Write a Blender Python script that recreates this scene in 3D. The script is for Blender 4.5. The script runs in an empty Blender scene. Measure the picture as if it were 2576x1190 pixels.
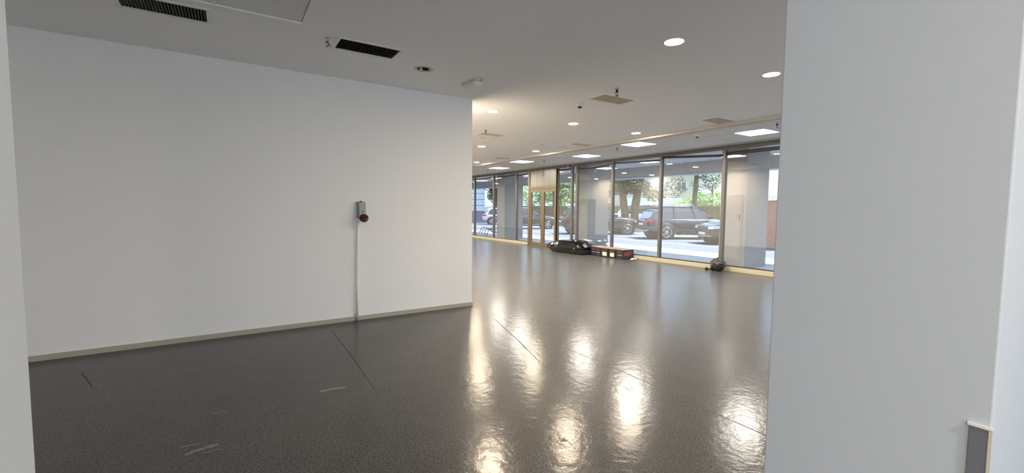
import bpy, bmesh, math, random
from mathutils import Vector, Matrix

# ------------------------------------------------------------------ camera, sky, sun, exposure
sc = bpy.context.scene
COL = sc.collection
PXW, PXH, FPX = 2576, 1190, 1097.5
EYE = 1.5
ROWS = ((0.83950609, -0.54328071, 0.00869478),      # camera right in the room's axes
        (-0.0281813, -0.05951671, -0.99782943),     # camera down
        (0.54261897, 0.83743885, -0.06527499))      # camera forward
cam_d = bpy.data.cameras.new('camera'); cam = bpy.data.objects.new('camera', cam_d); COL.objects.link(cam)
r, d, f = (Vector(v).normalized() for v in ROWS)
M4 = Matrix(((r.x, -d.x, -f.x, 0), (r.y, -d.y, -f.y, 0), (r.z, -d.z, -f.z, EYE), (0, 0, 0, 1)))
cam.matrix_world = M4
cam_d.sensor_width = 36; cam_d.lens = 36 * FPX / PXW
cam_d.clip_start = 0.02; cam_d.clip_end = 400
sc.camera = cam

SKY_STRENGTH = 0.84
SUN_STRENGTH = 4.2
DOWNLIGHT = 380.0
PANEL = 38.0
world = bpy.data.worlds.new('sky'); sc.world = world; world.use_nodes = True
wn = world.node_tree; wn.nodes.clear()
wo = wn.nodes.new('ShaderNodeOutputWorld'); wb = wn.nodes.new('ShaderNodeBackground')
wt = wn.nodes.new('ShaderNodeTexCoord'); wx = wn.nodes.new('ShaderNodeSeparateXYZ'); wr_ = wn.nodes.new('ShaderNodeValToRGB')
wn.links.new(wt.outputs['Generated'], wx.inputs[0]); wn.links.new(wx.outputs['Z'], wr_.inputs['Fac'])
el = wr_.color_ramp.elements                       # pale horizon to blue zenith, dim below the horizon
el[0].position = 0.0; el[0].color = (0.30, 0.34, 0.38, 1); el[1].position = 1.0; el[1].color = (0.40, 0.80, 1.55, 1)
for p_, c_ in ((0.01, (0.64, 0.98, 1.30, 1)), (0.25, (0.56, 0.98, 1.50, 1))):
    q_ = el.new(p_); q_.color = c_
cn = wn.nodes.new('ShaderNodeTexNoise'); cn.inputs['Scale'].default_value = 5.0; cn.inputs['Detail'].default_value = 6
wn.links.new(wt.outputs['Generated'], cn.inputs['Vector'])
cr = wn.nodes.new('ShaderNodeMapRange'); cr.inputs['From Min'].default_value = 0.52; cr.inputs['From Max'].default_value = 0.72
wn.links.new(cn.outputs['Fac'], cr.inputs['Value'])
cm = wn.nodes.new('ShaderNodeMix'); cm.data_type = 'RGBA'; cm.inputs['B'].default_value = (1.45, 1.5, 1.55, 1)   # thin white clouds
wn.links.new(cr.outputs[0], cm.inputs['Factor']); wn.links.new(wr_.outputs['Color'], cm.inputs['A'])
wb.inputs['Strength'].default_value = SKY_STRENGTH
wn.links.new(cm.outputs['Result'], wb.inputs[0]); wn.links.new(wb.outputs[0], wo.inputs[0])
sun_d = bpy.data.lights.new('sun', 'SUN'); sun = bpy.data.objects.new('sun', sun_d); COL.objects.link(sun)
sun_d.energy = SUN_STRENGTH; sun_d.angle = 0.01; sun_d.color = (1, 0.97, 0.92)
sun.rotation_euler = Vector((-0.42, 0.22, -0.88)).to_track_quat('-Z', 'Y').to_euler()
sun.location = (30, -10, 40)
vs = sc.view_settings
vs.view_transform = 'Standard'; vs.look = 'None'; vs.exposure = 1.32; vs.gamma = 1.0; vs.use_curve_mapping = False
sc.cycles.max_bounces = 10; sc.cycles.diffuse_bounces = 8; sc.cycles.glossy_bounces = 5
sc.cycles.transparent_max_bounces = 16; sc.cycles.caustics_reflective = False; sc.cycles.caustics_refractive = False
sc.cycles.sample_clamp_indirect = 25.0

# ------------------------------------------------------------------ materials
def mat(name, col, rough=0.6, metal=0.0, var=0.0, scale=8.0, bump=0.0, bscale=60.0, spec=0.5, coat=0.0, col2=None, detail=4.0):
    m = bpy.data.materials.new(name); m.use_nodes = True
    nt = m.node_tree; b = nt.nodes['Principled BSDF']
    b.inputs['Base Color'].default_value = (*col, 1); b.inputs['Roughness'].default_value = rough
    b.inputs['Metallic'].default_value = metal; b.inputs['Specular IOR Level'].default_value = spec
    b.inputs['Coat Weight'].default_value = coat; b.inputs['Coat Roughness'].default_value = 0.05
    tc = nt.nodes.new('ShaderNodeTexCoord')
    if var or col2:
        n = nt.nodes.new('ShaderNodeTexNoise'); n.inputs['Scale'].default_value = scale; n.inputs['Detail'].default_value = detail
        nt.links.new(tc.outputs['Object'], n.inputs['Vector'])
        rp = nt.nodes.new('ShaderNodeValToRGB')
        a = col2 or tuple(c * (1 - var) for c in col); z = col if col2 else tuple(min(1, c * (1 + var)) for c in col)
        rp.color_ramp.elements[0].position = 0.35; rp.color_ramp.elements[1].position = 0.65
        rp.color_ramp.elements[0].color = (*a, 1); rp.color_ramp.elements[1].color = (*z, 1)
        nt.links.new(n.outputs['Fac'], rp.inputs['Fac']); nt.links.new(rp.outputs['Color'], b.inputs['Base Color'])
    if bump:
        n2 = nt.nodes.new('ShaderNodeTexNoise'); n2.inputs['Scale'].default_value = bscale; n2.inputs['Detail'].default_value = 5
        nt.links.new(tc.outputs['Object'], n2.inputs['Vector'])
        bp = nt.nodes.new('ShaderNodeBump'); bp.inputs['Strength'].default_value = bump; bp.inputs['Distance'].default_value = 0.01
        nt.links.new(n2.outputs['Fac'], bp.inputs['Height']); nt.links.new(bp.outputs['Normal'], b.inputs['Normal'])
    return m

def emit(name, col, strength):
    m = bpy.data.materials.new(name); m.use_nodes = True; nt = m.node_tree; nt.nodes.clear()
    o = nt.nodes.new('ShaderNodeOutputMaterial'); e = nt.nodes.new('ShaderNodeEmission')
    e.inputs['Color'].default_value = (*col, 1); e.inputs['Strength'].default_value = strength
    nt.links.new(e.outputs[0], o.inputs[0]); return m

def pane_glass(name, ior, tint):
    m = bpy.data.materials.new(name); m.use_nodes = True; nt = m.node_tree; nt.nodes.clear()
    o = nt.nodes.new('ShaderNodeOutputMaterial'); mx = nt.nodes.new('ShaderNodeMixShader')
    fr = nt.nodes.new('ShaderNodeFresnel'); fr.inputs['IOR'].default_value = ior
    t = nt.nodes.new('ShaderNodeBsdfTransparent'); t.inputs['Color'].default_value = (*tint, 1)
    g = nt.nodes.new('ShaderNodeBsdfGlossy'); g.inputs['Roughness'].default_value = 0.0
    g.inputs['Color'].default_value = (1, 1, 1, 1)
    # the same reflectance whether a ray meets the pane's outer or inner face
    geo = nt.nodes.new('ShaderNodeNewGeometry'); vm = nt.nodes.new('ShaderNodeVectorMath'); vm.operation = 'DOT_PRODUCT'
    nt.links.new(geo.outputs['Incoming'], vm.inputs[0]); nt.links.new(geo.outputs['Normal'], vm.inputs[1])
    ab = nt.nodes.new('ShaderNodeMath'); ab.operation = 'ABSOLUTE'; nt.links.new(vm.outputs['Value'], ab.inputs[0])
    om = nt.nodes.new('ShaderNodeMath'); om.operation = 'SUBTRACT'; om.inputs[0].default_value = 1; nt.links.new(ab.outputs[0], om.inputs[1])
    pw = nt.nodes.new('ShaderNodeMath'); pw.operation = 'POWER'; pw.inputs[1].default_value = 5; nt.links.new(om.outputs[0], pw.inputs[0])
    r0 = ((ior - 1) / (ior + 1)) ** 2
    ma = nt.nodes.new('ShaderNodeMath'); ma.operation = 'MULTIPLY_ADD'; ma.inputs[1].default_value = 1 - r0; ma.inputs[2].default_value = r0
    nt.links.new(pw.outputs[0], ma.inputs[0])
    nt.nodes.remove(fr)
    nt.links.new(ma.outputs[0], mx.inputs[0]); nt.links.new(t.outputs[0], mx.inputs[1]); nt.links.new(g.outputs[0], mx.inputs[2])
    nt.links.new(mx.outputs[0], o.inputs[0]); return m

def vinyl_floor():
    m = bpy.data.materials.new('marbled_vinyl'); m.use_nodes = True; nt = m.node_tree; b = nt.nodes['Principled BSDF']
    tc = nt.nodes.new('ShaderNodeTexCoord')
    def noise(scale, detail, rough=0.55, stretch=None):
        n = nt.nodes.new('ShaderNodeTexNoise'); n.inputs['Scale'].default_value = scale
        n.inputs['Detail'].default_value = detail; n.inputs['Roughness'].default_value = rough
        if stretch:
            mp = nt.nodes.new('ShaderNodeMapping'); mp.inputs['Scale'].default_value = stretch
            mp.inputs['Rotation'].default_value = (0, 0, 0.5)
            nt.links.new(tc.outputs['Object'], mp.inputs['Vector']); nt.links.new(mp.outputs[0], n.inputs['Vector'])
        else:
            nt.links.new(tc.outputs['Object'], n.inputs['Vector'])
        return n
    n1 = noise(75, 4, 0.6); n2 = noise(5, 4); n3 = noise(9, 6, 0.65, (1, 4, 1))
    rp = nt.nodes.new('ShaderNodeValToRGB')
    rp.color_ramp.elements[0].position = 0.34; rp.color_ramp.elements[1].position = 0.68
    rp.color_ramp.elements[0].color = (0.028, 0.027, 0.0275, 1); rp.color_ramp.elements[1].color = (0.116, 0.110, 0.108, 1)
    nt.links.new(n1.outputs['Fac'], rp.inputs['Fac'])
    mx = nt.nodes.new('ShaderNodeMix'); mx.data_type = 'RGBA'; mx.blend_type = 'MULTIPLY'; mx.inputs['Factor'].default_value = 0.5
    rp2 = nt.nodes.new('ShaderNodeValToRGB'); rp2.color_ramp.elements[0].color = (0.55, 0.55, 0.55, 1); rp2.color_ramp.elements[1].color = (1.25, 1.25, 1.25, 1)
    nt.links.new(n2.outputs['Fac'], rp2.inputs['Fac'])
    nt.links.new(rp.outputs['Color'], mx.inputs['A']); nt.links.new(rp2.outputs['Color'], mx.inputs['B'])
    nt.links.new(mx.outputs['Result'], b.inputs['Base Color'])
    mr = nt.nodes.new('ShaderNodeMapRange'); mr.inputs['From Min'].default_value = 0.3; mr.inputs['From Max'].default_value = 0.7
    mr.inputs['To Min'].default_value = 0.11; mr.inputs['To Max'].default_value = 0.19
    nt.links.new(n3.outputs['Fac'], mr.inputs['Value']); nt.links.new(mr.outputs[0], b.inputs['Coat Roughness'])
    b.inputs['Roughness'].default_value = 0.45; b.inputs['Coat Weight'].default_value = 0.5; b.inputs['Coat IOR'].default_value = 1.5; b.inputs['Specular IOR Level'].default_value = 0.05
    bp = nt.nodes.new('ShaderNodeBump'); bp.inputs['Strength'].default_value = 0.25; bp.inputs['Distance'].default_value = 0.01
    n4 = noise(12, 5, 0.62); nt.links.new(n4.outputs['Fac'], bp.inputs['Height']); nt.links.new(bp.outputs['Normal'], b.inputs['Normal']); nt.links.new(bp.outputs['Normal'], b.inputs['Coat Normal'])
    return m

MAT = dict(
    floor=vinyl_floor(),
    wall=mat('white_wall_paint', (0.86, 0.853, 0.845), 0.75, bump=0.06, bscale=180, spec=0.3),
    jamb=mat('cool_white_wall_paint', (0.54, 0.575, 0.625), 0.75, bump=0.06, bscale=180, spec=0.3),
    ceiling=mat('ceiling_paint', (0.93, 0.92, 0.91), 0.85, bump=0.04, bscale=200, spec=0.2),
    tile=mat('mineral_ceiling_tile', (0.82, 0.81, 0.79), 0.9, bump=0.25, bscale=260, spec=0.1),
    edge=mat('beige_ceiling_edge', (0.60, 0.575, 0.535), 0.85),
    tgrid=mat('dark_tile_joint', (0.10, 0.095, 0.09), 0.9),
    skirt=mat('beige_skirting', (0.42, 0.385, 0.32), 0.6),
    sill=mat('cream_sill', (0.40, 0.36, 0.26), 0.5),
    frame=mat('bronze_anodised_frame', (0.125, 0.112, 0.10), 0.45, 0.3),
    darkrail=mat('dark_rubber_strip', (0.035, 0.03, 0.027), 0.55),
    doorm=mat('tan_bronze_door', (0.155, 0.118, 0.072), 0.42, 0.3),
    transom=mat('cream_board', (0.20, 0.185, 0.15), 0.3),
    glass=pane_glass('reflective_window_glass', 1.9, (0.955, 0.965, 0.975)),
    clear=pane_glass('clear_glass', 1.5, (0.97, 0.98, 0.98)),
    white_pl=mat('white_plastic', (0.80, 0.79, 0.76), 0.4),
    cream_pl=mat('aged_cream_plastic', (0.62, 0.58, 0.47), 0.45),
    vent_frame=mat('vent_frame', (0.84, 0.83, 0.80), 0.5),
    grille_tan=mat('dusty_tan_grille', (0.50, 0.455, 0.37), 0.7),
    grille_blk=mat('black_slat', (0.11, 0.105, 0.095), 0.5),
    duct=mat('black_duct', (0.012, 0.012, 0.012), 0.9),
    lens_warm=emit('warm_downlight_lens', (1.0, 0.83, 0.60), DOWNLIGHT),
    lens_cool=emit('led_panel_lens', (1.0, 0.94, 0.83), PANEL),
    chrome=mat('chrome', (0.75, 0.75, 0.75), 0.12, 1.0),
    darkmetal=mat('dark_metal', (0.05, 0.045, 0.04), 0.4, 0.7),
    brass=mat('dull_brass', (0.30, 0.24, 0.14), 0.4, 0.8),
    grey_pl=mat('grey_plastic', (0.36, 0.39, 0.36), 0.45),
    dk_red=mat('dark_red_plastic', (0.055, 0.004, 0.009), 0.4),
    red=mat('red_print', (0.42, 0.05, 0.06), 0.45),
    logo_red=mat('carton_logo_red', (0.16, 0.02, 0.018), 0.5),
    pale_red=mat('pale_red_tape', (0.72, 0.45, 0.40), 0.35),
    black=mat('black_screw', (0.01, 0.01, 0.01), 0.6),
    gloss_blk=mat('gloss_black_lid', (0.004, 0.004, 0.005), 0.16, spec=0.3),
    matt_blk=mat('matt_black_tray', (0.012, 0.012, 0.013), 0.5),
    carton=mat('black_printed_carton', (0.014, 0.013, 0.016), 0.45),
    carton_top=mat('dusty_carton_top', (0.26, 0.22, 0.15), 0.6, var=0.25, scale=14),
    label=mat('cream_label', (0.70, 0.66, 0.48), 0.6, var=0.08, scale=40),
    paper=mat('white_paper', (0.8, 0.78, 0.8), 0.7),
    bag=mat('black_bin_bag', (0.022, 0.019, 0.014), 0.30, bump=0.8, bscale=30),
    cabinet=mat('grey_cabinet', (0.34, 0.355, 0.34), 0.5),
    yellow=mat('yellow_sign', (0.85, 0.70, 0.05), 0.5),
    guard=mat('grey_guard_strip', (0.16, 0.16, 0.19), 0.55),
    seam=mat('dark_floor_seam', (0.028, 0.025, 0.022), 0.6),
    scuff=mat('pale_floor_scuff', (0.155, 0.145, 0.138), 0.5, var=0.35, scale=40),
    stain=mat('black_floor_stain', (0.020, 0.018, 0.015), 0.5),
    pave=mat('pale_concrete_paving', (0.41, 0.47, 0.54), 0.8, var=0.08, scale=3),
    fore=mat('sun_bounce_forecourt', (0.72, 0.70, 0.67), 0.85, var=0.06, scale=2),  # extra pale, to bounce more sun onto the ceiling
    asphalt=mat('sunlit_asphalt', (0.19, 0.205, 0.225), 0.85, var=0.12, scale=6),
    grass=mat('lawn', (0.16, 0.27, 0.06), 0.9, var=0.35, scale=4),
    paint=mat('white_road_paint', (0.85, 0.86, 0.87), 0.6),
    kerb=mat('kerb_stone', (0.55, 0.54, 0.52), 0.8),
    column=mat('grey_column_render', (0.30, 0.30, 0.305), 0.8, bump=0.05),
    soffit=mat('grey_soffit_panel', (0.46, 0.46, 0.475), 0.7),
    facade=mat('building_mass', (0.5, 0.5, 0.5), 0.8),
    trunk=mat('tree_bark', (0.12, 0.085, 0.055), 0.9, var=0.4, scale=9, bump=0.6, bscale=20),
    leaf_dk=mat('dark_olive_leaf', (0.085, 0.12, 0.03), 0.6, var=0.5, scale=2.5),
    leaf_br=mat('bright_green_leaf', (0.20, 0.34, 0.05), 0.6, var=0.45, scale=2.5),
    fence=mat('brown_fence_board', (0.13, 0.085, 0.055), 0.8, var=0.25, scale=5),
    fence_top=mat('fence_cap', (0.25, 0.19, 0.12), 0.8),
    peach=mat('peach_render', (0.52, 0.42, 0.34), 0.8, var=0.05, scale=2),
    bwhite=mat('white_render', (0.80, 0.80, 0.80), 0.8),
    bblue=mat('pale_blue_cladding', (0.78, 0.86, 0.95), 0.45),
    bpurple=mat('purple_plinth', (0.25, 0.20, 0.30), 0.7),
    wdark=mat('dark_window_pane', (0.06, 0.09, 0.13), 0.1, coat=0.5),
    brick_br=mat('red_brown_boarding', (0.30, 0.13, 0.085), 0.7, var=0.15, scale=6),
    tyre=mat('tyre_rubber', (0.018, 0.017, 0.017), 0.8),
    rim=mat('alloy_rim', (0.55, 0.55, 0.56), 0.28, 0.9),
    cglass=mat('car_glass', (0.03, 0.045, 0.06), 0.03, coat=1.0),
    lamp_red=mat('red_tail_lamp', (0.55, 0.015, 0.015), 0.15, coat=1.0),
    lamp_clear=mat('clear_head_lamp', (0.75, 0.78, 0.82), 0.08, 0.4, coat=1.0),
    plate=mat('number_plate', (0.78, 0.78, 0.76), 0.4),
    trimblk=mat('car_black_trim', (0.02, 0.02, 0.022), 0.45),
    rackm=mat('galvanised_rack', (0.16, 0.17, 0.18), 0.4, 0.6),
)
def carpaint(name, col):
    return mat(name, col, 0.22, 0.25, coat=1.0)
PAINT = dict(blue=carpaint('dark_blue_paint', (0.016, 0.026, 0.060)), navy=carpaint('black_blue_paint', (0.014, 0.018, 0.035)),
             black=carpaint('black_car_paint', (0.014, 0.014, 0.016)), white=carpaint('white_car_paint', (0.80, 0.80, 0.80)),
             brown=carpaint('grey_brown_paint', (0.055, 0.045, 0.04)))

# ------------------------------------------------------------------ helpers
class MB:
    """collects shapes for one mesh"""
    def __init__(s): s.v = []; s.f = []; s.sm = []
    def add(s, vs_, fs, smooth=False):
        o = len(s.v); s.v += [tuple(v) for v in vs_]
        for q in fs: s.f.append([i + o for i in q]); s.sm.append(smooth)
        return s
    def box(s, x0, x1, y0, y1, z0, z1):
        v = [(x0, y0, z0), (x1, y0, z0), (x1, y1, z0), (x0, y1, z0), (x0, y0, z1), (x1, y0, z1), (x1, y1, z1), (x0, y1, z1)]
        return s.add(v, [(0, 3, 2, 1), (4, 5, 6, 7), (0, 1, 5, 4), (1, 2, 6, 5), (2, 3, 7, 6), (3, 0, 4, 7)])
    def prism(s, poly, axis, a, b):
        """poly of 2-D points in the other two axes, extruded along axis 0/1/2 from a to b"""
        n = len(poly); v = []
        for t in (a, b):
            for p in poly:
                q = list(p); q.insert(axis, t); v.append(q)
        fs = [tuple(range(n))[::-1], tuple(range(n, 2 * n))] + [(i, (i + 1) % n, n + (i + 1) % n, n + i) for i in range(n)]
        return s.add(v, fs)
    def rings(s, rings, cap0=True, cap1=True, smooth=True):
        n = len(rings[0]); v = [p for r_ in rings for p in r_]; fs = []
        for k in range(len(rings) - 1):
            for i in range(n):
                j = (i + 1) % n; fs.append((k * n + i, k * n + j, (k + 1) * n + j, (k + 1) * n + i))
        o = len(s.v); s.add(v, fs, smooth)
        if cap0: s.f.append([o + i for i in range(n)][::-1]); s.sm.append(False)
        if cap1: s.f.append([o + (len(rings) - 1) * n + i for i in range(n)]); s.sm.append(False)
        return s
    def lathe(s, prof, c=(0, 0, 0), n=24, axis=2, cap0=False, cap1=False, smooth=True):
        rg = []
        for rr, h in prof:
            ring = []
            for i in range(n):
                a = 2 * math.pi * i / n; p = [rr * math.cos(a), rr * math.sin(a)]; p.insert(axis, h)
                ring.append((c[0] + p[0], c[1] + p[1], c[2] + p[2]))
            rg.append(ring)
        return s.rings(rg, cap0, cap1, smooth)
    def tube(s, pts, rad, n=8, smooth=True):
        pts = [Vector(p) for p in pts]; rad = rad if isinstance(rad, (list, tuple)) else [rad] * len(pts); rg = []
        for k, p in enumerate(pts):
            t = (pts[min(k + 1, len(pts) - 1)] - pts[max(k - 1, 0)]).normalized()
            u = t.cross(Vector((0, 0, 1))); u = u if u.length > 0.05 else t.cross(Vector((1, 0, 0)))
            u.normalize(); w = t.cross(u)
            rg.append([p + rad[k] * (math.cos(2 * math.pi * i / n) * u + math.sin(2 * math.pi * i / n) * w) for i in range(n)])
        return s.rings(rg, True, True, smooth)
    def mesh(s, name):
        me = bpy.data.meshes.new(name); me.from_pydata(s.v, [], s.f); me.update()
        bm = bmesh.new(); bm.from_mesh(me); bmesh.ops.recalc_face_normals(bm, faces=bm.faces); bm.to_mesh(me); bm.free()
        for p, k in zip(me.polygons, s.sm): p.use_smooth = k
        return me
    def build(s, name, m, parent=None, bevel=0.0, subd=0):
        return link(name, s.mesh(name), m, parent, bevel, subd)

def link(name, me, m, parent=None, bevel=0.0, subd=0):
    if not me.materials: me.materials.append(MAT[m] if isinstance(m, str) else m)
    o = bpy.data.objects.new(name, me); COL.objects.link(o)
    if parent is not None: o.parent = parent
    if bevel:
        b = o.modifiers.new('bevel', 'BEVEL'); b.width = bevel; b.segments = 2; b.limit_method = 'ANGLE'
    if subd:
        q = o.modifiers.new('subdivision', 'SUBSURF'); q.levels = subd; q.render_levels = subd
    return o
def B(x0, x1, y0, y1, z0, z1): return MB().box(x0, x1, y0, y1, z0, z1)
def empty(name, loc=(0, 0, 0), rz=0.0):
    o = bpy.data.objects.new(name, None); COL.objects.link(o); o.location = loc; o.rotation_euler = (0, 0, rz); o.empty_display_size = 0.1
    return o
def tag(o, label, cat, group=None, kind=None):
    o['label'] = label; o['category'] = cat
    if group: o['group'] = group
    if kind: o['kind'] = kind
    return o
def struct(o, label, cat): return tag(o, label, cat, kind='structure')
def copy_tree(o, parent=None):
    c = o.copy(); COL.objects.link(c)
    if parent is not None: c.parent = parent
    for ch in list(o.children): copy_tree(ch, c)
    return c
def px_ray(px, py):
    v = Vector((px - PXW / 2, py - PXH / 2, FPX))
    return Vector([sum(ROWS[k][i] * v[k] for k in range(3)) for i in range(3)])
def on_floor(px, py, z=0.0):
    q = px_ray(px, py); t = (z - EYE) / q.z; return Vector((q.x * t, q.y * t, z))

# ------------------------------------------------------------------ the shell of the hall
HC, HT = 3.11, 3.05            # plain ceiling, tiled band by the windows
WX, WY, CX = 10.20, 5.89, 3.09  # window wall, left wall, end of the left wall
Y0, Y1 = 0.73, 0.22            # the wall the camera looks through
XL, YB, YE = -5.0, -3.6, 30.0

flo = struct(B(XL, WX + 0.16, YB, YE, -0.10, 0).build('floor', 'floor'), 'grey marbled vinyl floor running through the whole hall', 'floor')

def grid_slab(name, m, xs, ys, holes, z0, z1):
    """slab with rectangular holes"""
    mb = MB(); xs = sorted(set(xs)); ys = sorted(set(ys))
    for i in range(len(xs) - 1):
        for j in range(len(ys) - 1):
            cx_, cy_ = (xs[i] + xs[i + 1]) / 2, (ys[j] + ys[j + 1]) / 2
            if any(a < cx_ < b and c < cy_ < e for a, b, c, e in holes): continue
            mb.box(xs[i], xs[i + 1], ys[j], ys[j + 1], z0, z1)
    me = mb.mesh(name); bm = bmesh.new(); bm.from_mesh(me)
    bmesh.ops.remove_doubles(bm, verts=bm.verts, dist=1e-4)
    seen = {}
    for fc in bm.faces: seen.setdefault(tuple(sorted(v.index for v in fc.verts)), []).append(fc)
    bmesh.ops.delete(bm, geom=[fc for l in seen.values() if len(l) > 1 for fc in l], context='FACES_ONLY')
    bm.to_mesh(me); bm.free()
    return link(name, me, m)
VENT_BLK = [(-0.69, -0.11, 4.50, 4.79), (0.945, 1.53, 4.50, 4.80)]
DL_OFF = (1.95, 4.94)
hole_dl = (DL_OFF[0] - 0.075, DL_OFF[0] + 0.075, DL_OFF[1] - 0.075, DL_OFF[1] + 0.075)
ACC = (-0.66, 0.585, 3.72, 4.345)
holes = VENT_BLK + [hole_dl, ACC]
cei = struct(grid_slab('ceiling', 'ceiling', [XL, 7.95] + [q for h in holes for q in h[:2]], [YB, YE] + [q for h in holes for q in h[2:]], holes, HC, HC + 0.04),
             'plain white painted ceiling', 'ceiling')
# lowered band of square tiles along the windows
TM = 0.62; TX = [7.97, 8.59, 9.21]; TY0 = 4.77 - TM / 2 - TM * 6
NT = 40
LEDS = {}
for k in range(-1, 8): LEDS[(1 if k % 2 == 0 else 0, 6 + 4 * k)] = k
band = MB(); band.box(7.80, 7.97, YB, YE, HT, HC - 0.001); band.box(9.83, WX + 0.16, YB, YE, HT, HT + 0.05)
band.box(7.97, 9.83, YB, TY0, HT, HT + 0.03)
struct(band.build('trim_1', 'edge'), 'white plaster edge framing the tiled ceiling strip', 'trim')
tb = struct(B(7.97, 9.83, TY0, TY0 + NT * TM, HT + 0.012, HT + 0.05).build('ceiling', 'tgrid'), 'strip of square ceiling tiles along the windows', 'ceiling')
tmesh = MB().box(0.009, TM - 0.009, 0.009, TM - 0.009, 0, 0.012).mesh('ceiling_tile')
rnd = random.Random(4)
for i, x in enumerate(TX):
    for j in range(NT):
        if (i, j) in LEDS: continue
        t = link('ceiling_tile', tmesh, 'tile', tb); t.location = (x, TY0 + j * TM, HT - 0.004 * rnd.random() * (rnd.random() < 0.35))

# left wall: end of the built-in core
struct(B(XL, CX, WY, YE, 0, HC).build('wall_left', 'wall'), 'long plain white wall with the grey socket', 'wall')
sk = MB().box(XL, CX + 0.012, WY - 0.012, WY, 0, 0.055); sk.box(CX, CX + 0.012, WY, YE, 0, 0.055)
struct(sk.build('baseboard_left', 'skirt'), 'low beige skirting along the left wall', 'baseboard')
# wall the camera stands in, with its wide opening
XJL, XJR = -0.2023, 1.50
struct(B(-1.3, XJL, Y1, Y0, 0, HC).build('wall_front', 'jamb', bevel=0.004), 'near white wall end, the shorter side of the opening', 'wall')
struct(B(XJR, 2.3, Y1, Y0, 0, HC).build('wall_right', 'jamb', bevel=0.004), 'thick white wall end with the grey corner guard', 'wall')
struct(B(XL - 0.1, XL, YB, YE, 0, HC).build('wall_side', 'wall'), 'white side wall of the hall', 'wall')
struct(B(XL, WX + 0.16, YE, YE + 0.1, 0, HC).build('wall_far', 'wall'), 'white wall at the far end of the hall', 'wall')
wb_ = MB().box(XL, -4.7, YB - 0.1, YB, 0, HC); wb_.box(0.9, 3.4, YB - 0.1, YB, 0, HC); wb_.box(-4.7, 0.9, YB - 0.1, YB, 2.85, HC); wb_.box(3.4, 9.6, YB - 0.1, YB, 2.85, HC); wb_.box(9.6, WX + 0.16, YB - 0.1, YB, 0, HC)
struct(wb_.build('wall_back', 'wall'), 'white wall behind the entrance with a glazed opening widened for daylight', 'wall')
wbk = empty('window_1', (0, YB - 0.05, 0)); struct(wbk, 'unseen window behind the entrance, widened to let in more daylight', 'window')
B(-4.7, 0.9, -0.004, 0.004, 0.02, 2.85).build('pane', 'clear', wbk)
B(3.4, 9.6, -0.004, 0.004, 0.02, 2.85).build('pane', 'clear', wbk)  # unseen second pane, added for fill daylight on ceiling and left wall
for x in (-4.67, -2.8, -0.95, 0.87, 3.43, 5.5, 7.6, 9.57): B(x - 0.03, x + 0.03, -0.04, 0.04, 0, 2.85).build('mullion', 'frame', wbk)

# corner guard strip on the wall end
g = empty('corner_guard', (XJR, Y1, 0)); tag(g, 'dark grey guard strip with pale edges on the wall corner', 'corner guard')
B(-0.006, 0, 0.004, 0.036, 0, 0.985).build('strip', 'guard', g)
B(-0.009, 0.002, -0.003, 0.040, 0.985, 0.991).build('top_edge', 'white_pl', g)
B(-0.007, 0, -0.002, 0.004, 0, 0.985).build('side_edge', 'cream_pl', g)

# floor seams, scuffs and stains, thin real marks on the vinyl
def ribbon(name, pts, w, m, z=0.0012):
    pts = [Vector((p[0], p[1], z)) for p in pts]; L = []; R_ = []
    for k, p in enumerate(pts):
        t = (pts[min(k + 1, len(pts) - 1)] - pts[max(k - 1, 0)]).normalized(); n = Vector((-t.y, t.x, 0))
        ww = w * (0.25 if k in (0, len(pts) - 1) else 1); L.append(p + n * ww / 2); R_.append(p - n * ww / 2)
    n = len(pts); mb = MB(); mb.add(L + R_, [(k, k + 1, n + k + 1, n + k) for k in range(n - 1)]); return mb.build(name, m, flo)
def wob(pts, n=10, a=0.006, seed=1):
    rr = random.Random(seed); out = []
    for k in range(len(pts) - 1):
        for i in range(n):
            t = i / n; out.append((pts[k][0] * (1 - t) + pts[k + 1][0] * t + rr.uniform(-a, a), pts[k][1] * (1 - t) + pts[k + 1][1] * t + rr.uniform(-a, a)))
    return out + [pts[-1]]
ribbon('seam', wob([(3.04, 5.28), (2.76, 4.22), (2.57, 3.55), (2.48, 3.27)], 6, 0.008, 2), 0.010, 'seam')
ribbon('seam', wob([(1.0, 5.6), (0.99, 4.36), (0.96, 3.45)], 8, 0.003, 3), 0.007, 'seam')
ribbon('seam', wob([(3.0, 3.6), (3.01, 2.79), (2.98, 2.2), (2.96, 1.2)], 8, 0.003, 4), 0.006, 'seam')
ribbon('seam', wob([(3.11, 5.75), (3.02, 4.3), (3.0, 3.9)], 8, 0.003, 5), 0.005, 'seam')
ribbon('seam', wob([(-1.15, 5.3), (-0.98, 4.79)], 8, 0.012, 6), 0.010, 'seam')
rs = random.Random(11)
def scuffs(px, py, n, sp, ln, m, ang, w=0.006):
    c = on_floor(px, py)
    for i in range(n):
        a = ang + rs.uniform(-0.35, 0.35); l = ln * rs.uniform(0.4, 1.2); x = c.x + rs.gauss(0, sp); y = c.y + rs.gauss(0, sp)
        ribbon('scuff', wob([(x, y), (x + l * math.cos(a), y + l * math.sin(a))], 4, 0.004, i), w * rs.uniform(0.5, 1.3), m)
scuffs(1300, 877, 4, 0.05, 0.07, 'stain', 0.2, 0.012)
scuffs(1180, 972, 6, 0.05, 0.10, 'stain', 0.4, 0.008)
scuffs(1345, 925, 6, 0.05, 0.07, 'stain', 0.2)
scuffs(1465, 910, 9, 0.09, 0.06, 'stain', 0.3, 0.005)
scuffs(1600, 990, 5, 0.06, 0.16, 'stain', 1.1, 0.005)
scuffs(1425, 1130, 4, 0.04, 0.18, 'stain', 1.4, 0.005)
scuffs(1860, 1060, 5, 0.07, 0.14, 'scuff', 0.4, 0.006)
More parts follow.
